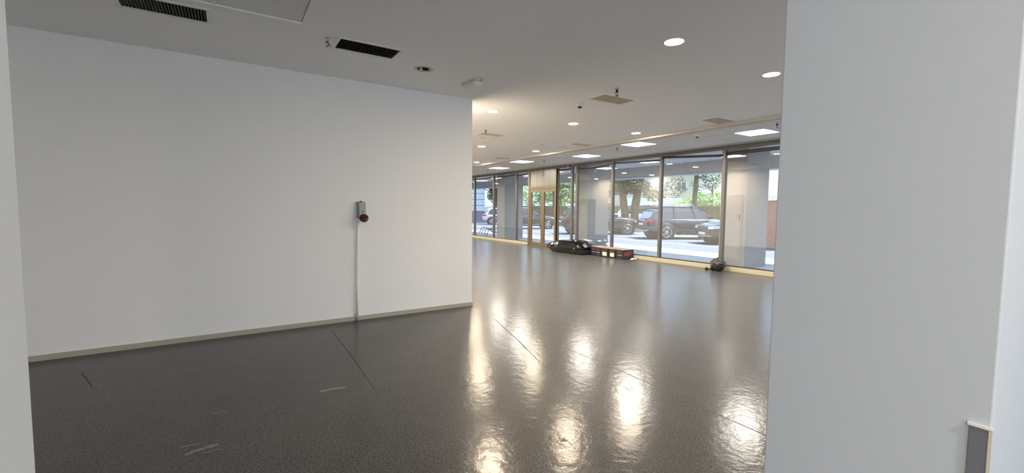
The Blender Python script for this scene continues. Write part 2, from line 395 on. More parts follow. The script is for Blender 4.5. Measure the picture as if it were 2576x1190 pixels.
for pts, w in (([(462, 1146), (500, 1132), (552, 1117)], 0.035), ([(452, 1127), (480, 1121), (505, 1116)], 0.012), ([(505, 1142), (535, 1134), (560, 1130)], 0.010),
               ([(803, 986), (835, 979), (872, 975)], 0.045), ([(530, 1043), (555, 1038), (575, 1035)], 0.012)):
    ribbon('scuff', wob([on_floor(*p).to_2d() for p in pts], 5, 0.006, int(pts[0][0])), w, 'scuff')
scuffs(1230, 1120, 5, 0.06, 0.14, 'scuff', 1.3, 0.005)
scuffs(1680, 795, 3, 0.08, 0.10, 'stain', 0.2, 0.007)
c = on_floor(1418, 1108)
MB().add([(c.x + 0.017 * (1 + 0.25 * math.sin(3 * k)) * math.cos(k * 0.524), c.y + 0.017 * (1 + 0.2 * math.cos(2 * k)) * math.sin(k * 0.524), 0.0013) for k in range(12)], [tuple(range(12))]).build('stain', 'stain', flo)

# ------------------------------------------------------------------ window wall
MUL = [-1.17, 0.68, 2.53, 4.38, 6.23, 8.10, 9.95]  # bays in the entrance corner are unseen, added for more daylight
MUL2 = [15.47, 17.36, 19.22, 21.08, 22.94, 24.8, 26.66, 28.5]
sill = MB().box(WX, WX + 0.10, YB, 12.72, 0, 0.118); sill.box(WX, WX + 0.10, 14.55, YE, 0, 0.118)
struct(sill.build('trim_3', 'sill', bevel=0.006), 'cream sill running along the foot of the windows', 'trim')
head = MB().box(WX + 0.005, WX + 0.11, YB, YE, 2.965, HT)
struct(head.build('trim_4', 'frame', bevel=0.004), 'bronze head rail above the windows', 'trim')
def sag(y0, y1, z0, z1, drop, th):
    """loose dark rubber strip hanging under the head rail"""
    n = 12; rg = []
    for k in range(n + 1):
        t = k / n; y = y0 + (y1 - y0) * t; z = z0 + (z1 - z0) * t - drop * 4 * t * (1 - t)
        rg.append([(0.02, y, z), (0.05, y, z), (0.05, y, z - th), (0.02, y, z - th)])
    return MB().rings(rg)
wcount = [1]
def bay(y0, y1, strip=None, w=0.075):
    wcount[0] += 1
    e = empty('window_%d' % wcount[0], (WX, 0, 0)); 
    B(0.046, 0.054, y0 + 0.02, y1 - 0.02, 0.10, 2.98).build('pane', 'glass', e)
    B(0, 0.10, y1 - w / 2, y1 + w / 2, 0.118, 2.965).build('mullion', 'frame', e, bevel=0.004)
    B(0.015, 0.085, y0 + w / 2, y1 - w / 2, 0.118, 0.145).build('bottom_rail', 'darkrail', e)
    if strip: sag(y0 + w / 2, y1 - w / 2, *strip).build('sealing_strip', 'darkrail', e)
    return e
ST = {0: (2.92, 2.94, 0.0, 0.06), 1: (2.92, 2.93, 0.0, 0.07), 2: (2.92, 2.90, 0.0, 0.08), 3: (2.86, 2.975, 0.0, 0.06), 4: (2.90, 2.955, 0.0, 0.045), 5: (2.95, 2.90, 0.05, 0.035)}
ys = [YB] + MUL + [11.63]
for i in range(len(ys) - 1):
    e = bay(ys[i], ys[i + 1], ST[max(0, i - 2)]); struct(e, ['unseen window in the entrance corner, added for daylight', 'unseen window beside the entrance corner, added for daylight', 'tall shop window level with the near wall', 'tall shop window nearest the near wall pillar', 'shop window ending at the tied bin bag', 'shop window with a dark strip hanging aslant beside the bin bag', 'shop window directly right of the cartons, a dark strip under its head', 'shop window behind the cartons with a sagging dark strip'][i], 'window')
e = bay(11.63, 11.90); struct(e, 'narrow glazed slot between two mullions by the roof box', 'window')
e = bay(11.90, 12.72, (2.93, 2.93, 0, 0.06)); struct(e, 'narrow shop window between the double door and the twin mullions', 'window')
ys = [14.55] + MUL2 + [YE]
for i in range(len(ys) - 1):
    e = bay(ys[i], ys[i + 1], (2.93, 2.90, 0.01, 0.05)); struct(e, ['narrow shop window on the far side of the double door', 'second window beyond the double door', 'third window beyond the double door'][i] if i < 3 else 'shop window far down the hall', 'window')
struct(B(WX, WX + 0.10, YB, YB + 0.04, 0.118, 2.965).build('trim_5', 'frame'), 'bronze end post of the window wall', 'trim')

# double door
dr = empty('door_1', (WX, 0, 0)); struct(dr, 'tan metal double door with glass panes and boarded transom', 'door')
B(0, 0.10, 12.68, 12.78, 0, 2.97).build('frame_post', 'doorm', dr, bevel=0.004)
B(0, 0.10, 14.46, 14.58, 0, 2.97).build('frame_post', 'doorm', dr, bevel=0.004)
B(0, 0.10, 12.78, 14.46, 2.26, 2.36).build('transom_rail', 'doorm', dr, bevel=0.004)
B(0, 0.10, 12.78, 14.46, 0, 0.03).build('threshold', 'doorm', dr)
for k in range(4):
    a = 12.78 + 0.42 * k; B(0.03, 0.05, a + 0.004, a + 0.416, 2.36, 2.97).build('transom_board', 'transom', dr)
for k in range(2):
    a = 12.785 + 0.8375 * k; b = a + 0.8325
    lf = MB().box(0.02, 0.075, a, a + 0.10, 0.03, 2.255); lf.box(0.02, 0.075, b - 0.10, b, 0.03, 2.255)
    lf.box(0.02, 0.075, a + 0.1, b - 0.1, 2.13, 2.255); lf.box(0.02, 0.075, a + 0.1, b - 0.1, 0.03, 0.15)
    L = lf.build('door_leaf', 'doorm', dr)
    B(0.046, 0.053, a + 0.1, b - 0.1, 0.15, 2.13).build('pane', 'glass', L)
    if k == 0:
        hd = MB().box(0.008, 0.02, b - 0.07, b - 0.03, 0.98, 1.16); hd.tube([(0.012, b - 0.05, 1.07), (-0.045, b - 0.05, 1.07), (-0.05, b - 0.16, 1.065)], 0.009); hd.build('door_handle', 'brass', L)
wr = tag(MB().tube([(WX - 0.01, 13.55, 3.02), (WX - 0.015, 13.54, 2.93), (WX - 0.02, 13.57, 2.85), (WX - 0.015, 13.55, 2.76)], 0.009).build('loose_cable', 'darkmetal'), 'short loose black cable hanging over the double door', 'cable')
MB().box(-0.012, 0.012, -0.012, 0.012, -0.03, 0).build('plug', 'black', wr).location = (WX - 0.015, 13.55, 2.765)
al = empty('alarm_box', (WX - 0.02, 12.05, 2.985)); tag(al, 'small red alarm box on the head rail by the door', 'alarm box')
B(-0.03, 0.03, -0.06, 0.06, -0.03, 0.04).build('housing', 'red', al, bevel=0.008); B(-0.034, -0.03, -0.02, 0.02, -0.01, 0.02).build('button', 'white_pl', al)

# ------------------------------------------------------------------ ceiling fittings
def downlight():
    e = empty('ceiling_downlight')
    MB().lathe([(0.086, -0.004), (0.100, -0.007), (0.108, -0.003), (0.109, 0)], n=32).build('trim_ring', 'white_pl', e)
    MB().lathe([(0.0005, -0.0045), (0.088, -0.0045)], n=32, cap0=True, smooth=False).build('lens', 'lens_warm', e)
    return e
d0 = downlight(); first = True
DL = [(3.64, 2.78, 'large round lit downlight in the open ceiling before the left wall end'), (5.45, 2.78, 'round lit downlight half hidden by the near wall end'),
      (3.75, 6.42, 'round lit downlight tight past the end of the left wall'), (5.54, 6.44, 'round lit downlight between the smoke detector and the flush round cover'),
      (7.30, 6.46, 'round lit downlight beside the second square light of the tiled strip'), (5.63, 10.2, 'round lit downlight past the vent by the end of the left wall'),
      (7.32, 10.1, 'round lit downlight by the tiled strip before the farthest tan vent'), (7.42, 13.8, 'round lit downlight by the tiled strip beyond the farthest tan vent')]
DL += [(x, y, 'round lit downlight out of sight behind the near wall or the left wall') for x, y in [(7.27, 2.78), (3.75, 10.15), (3.75, 13.8), (5.6, 13.8), (3.75, 17.5), (5.6, 17.5), (7.42, 17.5), (5.6, 21.2), (7.42, 21.2), (5.6, 24.9), (7.42, 24.9)]]
DL += [(x, y, 'unseen round downlight added to brighten the near wall ends') for x, y in [(-3.4, -1.4), (-1.6, -1.4), (0.95, -1.7)]]  # unseen lamps, added to brighten the near wall ends
for x, y, l in DL:
    q = d0 if first else copy_tree(d0); first = False
    q.location = (x, y, HC); tag(q, l, 'downlight', 'lit downlights in the plain ceiling')
u = empty('ceiling_downlight', (*DL_OFF, HC)); tag(u, 'round downlight that is off, dark inside, near the left wall', 'downlight')
MB().lathe([(0.076, 0.002), (0.080, -0.006), (0.106, -0.006), (0.116, 0)], n=32).build('trim_ring', 'cream_pl', u)
MB().lathe([(0.078, 0.0), (0.074, 0.10), (0.02, 0.14)], n=32, cap1=True).build('reflector_can', 'darkmetal', u)
MB().lathe([(0.02, 0.13), (0.025, 0.06), (0.018, 0.03), (0.002, 0.022)], n=16, cap1=True).build('bulb', 'chrome', u)

def led_panel():
    e = empty('led_panel')
    fr = MB()
    a, b = 0.004, TM - 0.004
    for q in ((a, b, a, a + 0.016), (a, b, b - 0.016, b), (a, a + 0.016, a + 0.016, b - 0.016), (b - 0.016, b, a + 0.016, b - 0.016)): fr.box(*q, -0.006, 0.012)
    fr.build('frame', 'white_pl', e)
    MB().box(a + 0.016, b - 0.016, a + 0.016, b - 0.016, -0.003, 0.004).build('diffuser', 'lens_cool', e)
    return e
p0 = led_panel(); first = True
for (i, j) in LEDS:
    q = p0 if first else copy_tree(p0); first = False
    q.location = (TX[i], TY0 + j * TM, HT); tag(q, {0: 'square lit panel light nearest the near wall end in the tiled strip', 1: 'square lit panel light between two sprinklers, before the window by the cartons', 2: 'square lit panel light before the sagging strip window',
            3: 'square lit panel light in the tiled strip in front of the double door', 4: 'square lit panel light past the double door in the tiled strip'}.get(LEDS[(i, j)], 'square lit panel light out of sight in the tiled strip'), 'panel light', 'square lights in the tiled strip')

def vent(x0, x1, y0, y1, nslat, blk, label, group, rim=0.035):
    e = empty('ceiling_vent', ((x0 + x1) / 2, (y0 + y1) / 2, HC)); tag(e, label, 'vent', group)
    hx, hy = (x1 - x0) / 2, (y1 - y0) / 2
    fr = MB()
    t = -0.010
    for q in ((-hx, hx, -hy, -hy + rim), (-hx, hx, hy - rim, hy), (-hx, -hx + rim, -hy + rim, hy - rim), (hx - rim, hx, -hy + rim, hy - rim)): fr.box(*q, t, 0)
    fr.build('frame', 'vent_frame' if not blk else 'white_pl', e, bevel=0.002)
    ix, iy = hx - rim, hy - rim
    if blk:
        dk = MB()
        for q in ((-ix, -ix + 0.002, -iy, iy, 0, 0.2), (ix - 0.002, ix, -iy, iy, 0, 0.2), (-ix, ix, -iy, -iy + 0.002, 0, 0.2), (-ix, ix, iy - 0.002, iy, 0, 0.2), (-ix, ix, -iy, iy, 0.2, 0.203)): dk.box(*q)
        dk.build('duct', 'duct', e)
    else:
        B(-ix, ix, -iy, iy, -0.002, 0).build('backing', 'grille_tan', e)
    me = (MB().prism([(-0.006, 0.0), (-0.004, 0.0), (0.006, 0.016), (0.004, 0.016)], 1, -iy, iy) if blk else MB().prism([(-0.004, -0.003), (0.003, -0.009), (0.005, -0.008), (-0.002, -0.002)], 1, -iy, iy)).mesh('slat')
    for k in range(nslat):
        s_ = link('slat', me, 'grille_blk' if blk else 'grille_tan', e); s_.location = (-ix + (k + 0.5) * 2 * ix / nslat, 0, -0.006 if blk else 0)
    return e
vent(-0.72, -0.08, 4.46, 4.82, 26, True, 'black slatted ceiling vent beside the access panel', 'black vents')
vent(0.91, 1.56, 4.46, 4.83, 26, True, 'black slatted ceiling vent beside the unlit downlight', 'black vents')
vent(4.44, 5.12, 4.50, 4.88, 18, False, 'tan ceiling vent with a pipe sprinkler beside it, nearest the smoke detector', 'tan vents')
vent(7.12, 7.78, 4.50, 4.89, 18, False, 'tan ceiling vent by the tiled strip, before the square light nearest the near wall', 'tan vents')
vent(4.57, 5.20, 8.24, 8.58, 18, False, 'tan ceiling vent close past the end of the left wall', 'tan vents')
vent(7.16, 7.79, 8.22, 8.52, 18, False, 'tan ceiling vent by the tiled strip, beside the flush round cover', 'tan vents')
vent(7.16, 7.79, 11.95, 12.29, 18, False, 'tan ceiling vent by the tiled strip, farthest down the hall', 'tan vents')

ap = empty('access_panel', (0, 0, HC)); tag(ap, 'pair of square access panels framed in the ceiling', 'access panel')
fr = MB(); fr.box(ACC[0], ACC[1], ACC[2], ACC[3], 0.03, 0.034)
for q in ((ACC[0], ACC[1] + 0.05, ACC[3], ACC[3] + 0.012), (ACC[1], ACC[1] + 0.05, ACC[2], ACC[3])): fr.box(*q, -0.006, 0)
fr.box(-0.068, -0.042, ACC[2], ACC[3], 0, 0.02)
fr.build('frame', 'ceiling', ap)
B(ACC[0] + 0.01, -0.07, ACC[2], ACC[3] - 0.004, 0.006, 0.02).build('panel', 'tile', ap)
B(-0.04, ACC[1] - 0.008, ACC[2], ACC[3] - 0.004, 0.006, 0.02).build('panel', 'tile', ap)

def sprinkler(x, y, z, label, group='sprinklers', s=1.0):
    e = empty('sprinkler_head', (x, y, z)); e.scale = (s, s, s); tag(e, label, 'sprinkler', group)
    MB().lathe([(0.034, 0), (0.036, -0.006), (0.012, -0.012)], n=16, cap1=True).build('escutcheon', 'cream_pl', e)
    bo = MB().lathe([(0.012, -0.01), (0.012, -0.035), (0.016, -0.036), (0.016, -0.045), (0.006, -0.046)], n=12, cap1=True)
    for a in (-1, 1): bo.tube([(0.014 * a, 0, -0.044), (0.017 * a, 0, -0.06), (0.004 * a, 0, -0.08)], 0.003, 6)
    bo.build('body', 'darkmetal', e)
    MB().lathe([(0.002, -0.079), (0.02, -0.080), (0.019, -0.083)], n=12, cap1=True).build('deflector', 'darkmetal', e)
    return e
sprinkler(4.40, 4.24, HC, 'dark sprinkler head beside a tan vent and a smoke detector', s=1.25)
sprinkler(4.52, 8.01, HC, 'dark sprinkler head by the tan vent past the end of the left wall')
sprinkler(8.22, 4.05, HT, 'sprinkler head in the tiled strip by the near wall', s=1.1)
sprinkler(8.29, 7.93, HT, 'sprinkler head in the tiled strip beside a square light, two bays from the double door')
sprinkler(8.59, 11.39, HT, 'sprinkler head in the tiled strip in front of the double door')
sprinkler(8.90, 15.6, HT, 'sprinkler head in the tiled strip past the double door')
hk = empty('pipe_hook', (0.84, 4.57, HC)); tag(hk, 'small dark pipe hook beside the black slatted vent', 'hook')
MB().lathe([(0.028, 0), (0.028, -0.006), (0.01, -0.008)], n=14, cap1=True).build('rose', 'cream_pl', hk)
MB().tube([(0, 0, -0.005), (0.005, 0.0, -0.03), (-0.015, 0, -0.035), (-0.02, 0, -0.045), (0.012, 0, -0.05), (0.018, 0, -0.065), (-0.012, 0, -0.075), (-0.01, 0, -0.09)], 0.005, 6).build('hook', 'darkmetal', hk)
MB().tube([(0, 0, -0.02), (0.04, 0, -0.015)], 0.006, 6).build('cable_end', 'white_pl', hk)

def smoke(x, y, z, label):
    e = empty('smoke_detector', (x, y, z)); tag(e, label, 'smoke detector', 'smoke detectors')
    MB().lathe([(0.062, 0), (0.064, -0.012), (0.05, -0.016)], n=24, cap1=True).build('base', 'white_pl', e)
    MB().lathe([(0.048, -0.016), (0.046, -0.035), (0.03, -0.045)], n=24, cap1=True).build('housing', 'white_pl', e)
    MB().lathe([(0.030, -0.045), (0.030, -0.062), (0.022, -0.066)], n=24, cap1=True).build('sensor_cage', 'black', e)
smoke(4.58, 5.18, HC, 'white smoke detector with dark tip on the plain ceiling')
smoke(8.20, 5.62, HT, 'white smoke detector with dark tip in the tiled strip')
for x, y, r_, l in ((7.41, 9.03, 0.11, 'flush round cover plate in the plain ceiling by a tan vent'), (4.94, 8.9, 0.05, 'tiny flush round cap in the ceiling past the left wall'), (6.71, 9.0, 0.05, 'tiny flush round cap between two downlights in the plain ceiling')):
    q = empty('cover_plate', (x, y, HC)); tag(q, l, 'cover plate')
    MB().lathe([(0.001, -0.004), (r_ * 0.85, -0.004)], n=28, cap0=True).build('plate', 'vent_frame', q)
    MB().lathe([(r_ * 0.85, -0.004), (r_ * 0.9, -0.007), (r_, -0.005), (r_, 0)], n=28).build('rim', 'grille_tan', q)

em = empty('emergency_light', (2.66, 5.07, HC), math.radians(4)); tag(em, 'small cream emergency light box on the ceiling near the wall end', 'emergency light')
B(-0.065, 0.065, -0.17, 0.17, -0.028, 0).build('base', 'cream_pl', em, bevel=0.004)
MB().prism([(-0.058, -0.028), (0.058, -0.028), (0.048, -0.072), (-0.048, -0.072)], 1, -0.155, 0.155).build('diffuser', 'white_pl', em, bevel=0.006)
MB().lathe([(0.014, -0.1705), (0.012, -0.176)], n=12, axis=1, cap1=True).build('cable_gland', 'grey_pl', em).location = (0.02, 0, -0.014)

# ------------------------------------------------------------------ socket on the left wall
so = empty('wall_socket', (1.445, WY, 1.28)); tag(so, 'grey industrial wall socket with dark red cap, on the left wall', 'socket')
B(-0.055, 0.062, -0.02, 0, 0.075, 0.285).build('back_plate', 'grey_pl', so, bevel=0.006)
MB().prism([(-0.012, 0.28), (-0.082, 0.275), (-0.088, 0.135), (-0.105, 0.115), (-0.105, 0.085), (-0.012, 0.085)], 0, -0.035, 0.05).build('housing', 'grey_pl', so, bevel=0.006)
for x in (-0.046, 0.055):
    for z in (0.27, 0.145): MB().lathe([(0.006, -0.0195), (0.006, -0.0225)], (x, 0, z), 10, 1, cap1=True).build('screw', 'black', so)
MB().lathe([(0.016, 0.28), (0.014, 0.292)], (0.0, -0.03, 0), 14, 2, cap1=True).build('knockout_plug', 'black', so)
B(-0.01, 0.022, -0.0905, -0.088, 0.150, 0.158).build('rating_mark', 'darkmetal', so)
cp = MB(); N = 24
prof = [(0.050, 0.0), (0.056, 0.004), (0.056, 0.026), (0.050, 0.032), (0.015, 0.034)]
cp.lathe(prof, (0, 0, 0), 28, 2, True, True)
cap = cp.build('cap', 'dk_red', so); cap.location = (0.015, -0.105, 0.065); cap.rotation_euler = (math.radians(58), 0, math.radians(-8))
B(0.004, 0.028, -0.118, -0.092, 0.070, 0.110).build('cap_hinge', 'dk_red', so, bevel=0.003)
cd = empty('cable_conduit', (1.40, WY, 0)); tag(cd, 'white plastic conduit running from the socket down to the floor', 'conduit')
MB().tube([(-0.02, -0.028, 0.0), (-0.015, -0.026, 0.4), (-0.01, -0.026, 0.8), (0.0, -0.024, 1.1), (0.01, -0.024, 1.355)], 0.0125, 12).build('pipe', 'white_pl', cd)
for z in (0.35, 0.95): B(-0.034 + 0.012 * z, 0.006 + 0.012 * z, -0.020, 0, z, z + 0.02).build('clip', 'white_pl', cd)
tag(MB().lathe([(0.007, -0.007), (0.007, 0)], (1.355, WY, 0.075), 10, 1, cap0=True).build('wall_plug', 'black'), 'tiny black plug in the wall beside the conduit foot', 'wall plug')

# cabinet and door on the hall side of the core, seen mirrored in the glass
cb = empty('electrical_cabinet', (CX, 18.2, 0)); tag(cb, 'grey electrical cabinet with yellow warning sign, mirrored in the glass', 'cabinet')
B(0, 0.05, 0, 1.5, 0.08, 2.05).build('body', 'cabinet', cb)
for a in (0.01, 0.755): B(0.05, 0.062, a, a + 0.735, 0.10, 2.03).build('door', 'cabinet', cb, bevel=0.003)
B(0.062, 0.085, 1.26, 1.30, 0.9, 1.08).build('handle', 'black', cb, bevel=0.004)
sg = B(0.062, 0.065, 0.80, 1.08, 1.28, 1.68).build('warning_sign', 'yellow', cb)
MB().add([(0.0655, 0.86, 1.42), (0.0655, 1.02, 1.42), (0.0655, 0.94, 1.58), (0.0655, 0.89, 1.435), (0.0655, 0.99, 1.435), (0.0655, 0.94, 1.545)], [(0, 1, 4, 3), (1, 2, 5, 4), (2, 0, 3, 5)]).build('triangle', 'black', sg)
MB().add([(0.0655, 0.945, 1.53), (0.0655, 0.925, 1.485), (0.0655, 0.94, 1.485), (0.0655, 0.935, 1.445), (0.0655, 0.957, 1.495), (0.0655, 0.942, 1.495)], [(0, 1, 2, 5), (2, 3, 4, 5)]).build('lightning_bolt', 'black', sg)
d2 = empty('door_2', (CX, 9.6, 0)); struct(d2, 'plain white flush door in the core wall', 'door')
B(0, 0.03, 0.2, 1.1, 0.0, 2.05).build('leaf', 'wall', d2, bevel=0.003)
for a in (0.13, 1.1): B(0, 0.04, a, a + 0.07, 0, 2.12).build('frame', 'white_pl', d2)
B(0, 0.04, 0.2, 1.1, 2.05, 2.12).build('frame', 'white_pl', d2)
hd = MB().box(0.03, 0.036, 0.23, 0.27, 1.1, 1.3); hd.tube([(0.03, 0.25, 1.25), (0.08, 0.25, 1.25), (0.085, 0.38, 1.25)], 0.01); hd.build('door_handle', 'darkmetal', d2)

# ------------------------------------------------------------------ roof box
rb = empty('roof_box', (9.76, 11.42, 0), math.radians(3)); tag(rb, 'glossy black car roof box lying on the floor by the door', 'roof box')
Lb, Wb = 1.82, 0.80
def rbw(t):   # half width along the box, t 0 blunt end .. 1 nose
    return Wb / 2 * min(1.0, (0.72 + 0.28 * min(1, t / 0.12)) if t < 0.12 else 1.0) * (1.0 if t < 0.55 else 1 - 0.42 * ((t - 0.55) / 0.45) ** 1.8)
def rbh(t):
    return 0.17 + 0.19 * (min(1, t / 0.16) ** 0.6) * (1.0 if t < 0.5 else 1 - 0.78 * ((t - 0.5) / 0.5) ** 1.7) 
rg = []; rt = []
NS = 18
for k in range(NS + 1):
    t = k / NS; y = -Lb / 2 + Lb * t; w = rbw(t); h = rbh(t); zb = 0.03 + 0.10 * max(0, (t - 0.75) / 0.25) ** 2
    z0 = 0.16 + 0.01 * t
    lid = [(-w, z0), (-w * 1.0, z0 + 0.03), (-w * 0.97, z0 + (h - 0.12) * 0.45), (-w * 0.86, z0 + (h - 0.12) * 0.80), (-w * 0.62, h + 0.06), (-w * 0.25, h + 0.085), (-w * 0.12, h + 0.072), (w * 0.12, h + 0.072), (w * 0.25, h + 0.085), (w * 0.62, h + 0.06), (w * 0.86, z0 + (h - 0.12) * 0.80), (w * 0.97, z0 + (h - 0.12) * 0.45), (w, z0 + 0.03), (w, z0)]
    rg.append([(a, y, b) for a, b in lid])
    tr = [(-w * 1.01, z0), (-w * 0.99, z0 - 0.03), (-w * 0.90, zb), (w * 0.90, zb), (w * 0.99, z0 - 0.03), (w * 1.01, z0)]
    rt.append([(a, y, b) for a, b in tr])
MB().rings(rg, smooth=False).build('lid', 'gloss_blk', rb)
tr = MB().rings(rt, smooth=False); tr.box(-0.3, 0.3, -0.8, 0.6, 0, 0.04); tr.build('tray', 'matt_blk', rb)
# raised side panel, handle and lock on the face turned to the hall
B(-Wb / 2 - 0.012, -Wb / 2 + 0.01, -0.02, 0.42, 0.165, 0.185).build('side_lip', 'matt_blk', rb, bevel=0.004)
MB().prism([(0.08, 0.20), (0.38, 0.20), (0.34, 0.235), (0.22, 0.25), (0.12, 0.235)], 0, -Wb / 2 - 0.014, -Wb / 2 + 0.03).build('handle_recess', 'gloss_blk', rb, bevel=0.005)
B(-Wb / 2 - 0.022, -Wb / 2, 0.17, 0.30, 0.205, 0.222).build('handle', 'chrome', rb, bevel=0.004)
for y in (-0.62, 0.60): MB().lathe([(0.018, 0), (0.016, -0.012)], (0, 0, 0), 14, 0, cap1=True).build('lock', 'grey_pl', rb).location = (-Wb / 2 * (1.0 if y < 0 else 0.98), y, 0.19)
B(-Wb / 2 - 0.008, -Wb / 2 + 0.004, -0.75, -0.45, 0.10, 0.125).build('badge', 'darkmetal', rb)

# ------------------------------------------------------------------ cartons
def carton(x, y0, y1, h, dep, kind, label, rz=0):
    e = empty('carton', (x, (y0 + y1) / 2, 0), rz); tag(e, label, 'carton', 'black cartons by the window')
    w = (y1 - y0) / 2 - 0.003
    B(0, dep, -w, w, 0, h - 0.004).build('body', 'carton', e, bevel=0.004)
    for k in range(2): B(0.004 + k * dep / 2, dep / 2 - 0.002 + k * dep / 2, -w + 0.003, w - 0.003, h - 0.004, h + 0.003).build('flap', 'carton_top', e)
    B(-0.0015, 0.0, -w * 0.55, w * 0.60, h * 0.68, h * 0.80).build('logo', 'logo_red', e)
    if kind in ('label', 'red'): B(-0.002, 0.0, -w * 0.62, w * 0.55, h * 0.18, h * 0.58).build('paper_label', 'label', e)
    else: B(-0.0015, 0.0, -w * 0.6, w * 0.55, h * 0.40, h * 0.46).build('print_line', 'grey_pl', e)
    if kind in ('red', 'tape'): B(0.0, dep, -0.03, 0.03, h + 0.003, h + 0.005).build('tape', 'pale_red', e)
    return e
H5 = 0.285
carton(9.78, 10.16, 10.40, 0.29, 0.38, 'tape', 'black carton touching the roof box, partly behind it')
carton(9.73, 9.90, 10.15, 0.29, 0.40, 'tape', 'black carton second from the roof box, red print and grey line')
carton(9.715, 9.57, 9.88, H5, 0.42, 'red', 'black carton with cream label, third from the roof box')
carton(9.715, 9.27, 9.55, H5, 0.42, 'label', 'black carton with cream label, next to the end carton')
ce = carton(9.72, 8.965, 9.255, H5, 0.45, 'end', 'end carton with large red lettering on its side, farthest from the roof box')
w = 0.145 - 0.003
def strokes():
    mb = MB(); yy = -w - 0.002
    def bar(x0, z0, x1, z1, t=0.014):
        a = Vector((x0, 0, z0)); b = Vector((x1, 0, z1)); n = (b - a).normalized().cross(Vector((0, 1, 0))) * t / 2
        q = [a + n, b + n, b - n, a - n]; mb.add([(p.x, yy, p.z) for p in q] + [(p.x, yy + 0.003, p.z) for p in q], [(0, 1, 2, 3), (7, 6, 5, 4), (0, 4, 5, 1), (1, 5, 6, 2), (2, 6, 7, 3), (3, 7, 4, 0)])
    z0, z1, zm = 0.13, 0.20, 0.165
    for k, xo in enumerate((0.05, 0.13, 0.21, 0.29)):
        up = 0.028 * k / 3; s_ = 0.018
        bar(xo, z0 + up, xo + 0.06, z0 + up + 0.004); bar(xo + s_ / 2, zm + up, xo + 0.06 + s_ / 2, zm + up + 0.004); bar(xo + s_, z1 + up, xo + 0.06 + s_, z1 + up + 0.004)
        bar(xo + 0.06, z0 + up, xo + 0.07, zm + up); bar(xo + s_ / 2, zm + up, xo + s_, z1 + up)
    bar(0.05, 0.105, 0.30, 0.13, 0.008)
    return mb
strokes().build('side_lettering', 'red', ce)
ps = empty('paper_scrap', (10.02, 8.84, 0), 0.0); tag(ps, 'crumpled white paper scrap on the floor against the end carton', 'paper scrap')
rr = random.Random(5); n = 7
vv = [((i - 3) * 0.05, (j - 1.5) * 0.05, 0.004 + 0.05 * rr.random() * (0.3 + 0.7 * (i > 2))) for i in range(n) for j in range(4)]
MB().add(vv, [(i * 4 + j, i * 4 + j + 1, i * 4 + j + 5, i * 4 + j + 4) for i in range(n - 1) for j in range(3)]).build('sheet', 'paper', ps)
MB().add([(0.05, -0.05, 0.06), (0.12, -0.04, 0.05), (0.11, 0.03, 0.075), (0.04, 0.03, 0.07)], [(0, 1, 2, 3)]).build('red_print', 'pale_red', ps)

# ------------------------------------------------------------------ bin bag
bg = empty('bin_bag', (10.0, 6.16, 0)); tag(bg, 'tied shiny black bin bag on the floor against the windows', 'bin bag')
bm = bmesh.new(); bmesh.ops.create_icosphere(bm, subdivisions=4, radius=1.0)
from mathutils import noise as mn
fold = [(Vector((math.sin(k * 2.4) * 0.5, math.cos(k * 1.7) * 0.8, math.sin(k * 3.1 + 1) * 0.8)), 6 + k % 4) for k in range(7)]
from mathutils import noise as mn
for v in bm.verts:
    p = v.co.copy(); a = math.atan2(p.y, p.z + 0.2)
    k = 0.90 + 0.16 * mn.noise(p * 2.0) + sum(0.028 * abs(math.sin(fq * p.dot(w_) + i)) for i, (w_, fq) in enumerate(fold))
    q = Vector((p.x * 0.155, p.y * 0.165, p.z * 0.165)) * k
    q.z += 0.165
    if q.z < 0.004: q.z = 0.004
    v.co = q
me = bpy.data.meshes.new('sack'); bm.to_mesh(me); bm.free()
for p in me.polygons: p.use_smooth = False
link('sack', me, 'bag', bg)
nk = MB().tube([(-0.02, 0.12, 0.06), (-0.02, 0.18, 0.035), (-0.02, 0.215, 0.028), (-0.02, 0.26, 0.032), (-0.02, 0.30, 0.03)], [0.07, 0.03, 0.015, 0.03, 0.045], 9)
nk.build('tied_neck', 'bag', bg)

# ------------------------------------------------------------------ outside: arcade, road
def st(o, l, c): return struct(o, l, c)
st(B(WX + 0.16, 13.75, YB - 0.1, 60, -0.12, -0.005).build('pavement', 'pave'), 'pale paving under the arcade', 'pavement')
st(B(-40, 13.75, -40, YB - 0.1, -0.14, -0.01).build('forecourt', 'fore'), 'unseen pale forecourt added to bounce sunlight indoors', 'pavement')  # unseen ground, added to throw sunlight up through the back windows
st(B(13.75, 30, -30, 90, -0.14, -0.02).build('road', 'asphalt'), 'grey asphalt road and parking', 'road')
st(B(30, 120, -60, 140, -0.14, 0.0).build('lawn', 'grass'), 'lawn beyond the parking', 'lawn')
st(B(13.70, 13.84, -12, 60, -0.12, 0.004).build('kerb', 'kerb'), 'pale kerb along the arcade', 'kerb')
rdm = MB(); rdm.box(16.55, 16.67, -12, 60, -0.02, -0.016); rdm.box(14.2, 14.28, -12, 60, -0.02, -0.016)
st(rdm.build('road_line', 'paint'), 'white painted lines along the road', 'road line')
st(B(23.2, 23.5, -12, 60, -0.02, 0.10).build('kerb', 'kerb'), 'kerb behind the parked cars', 'kerb')
st(B(23.5, 30, -12, 60, -0.02, 0.06).build('verge', 'grass'), 'grass verge under the trees', 'verge')
sf = st(B(WX + 0.10, 13.75, -8, 48, 3.16, 3.30).build('soffit', 'tgrid'), 'grey panelled soffit of the arcade', 'soffit')
sp_me = B(0.006, 1.14, 0.006, 1.85, 0, 0.015).mesh('soffit_panel')
for i in range(3):
    for j in range(24):
        q = link('soffit_panel', sp_me, 'soffit', sf); q.location = (WX + 0.14 + i * 1.155, -6 + j * 1.86, 3.145)
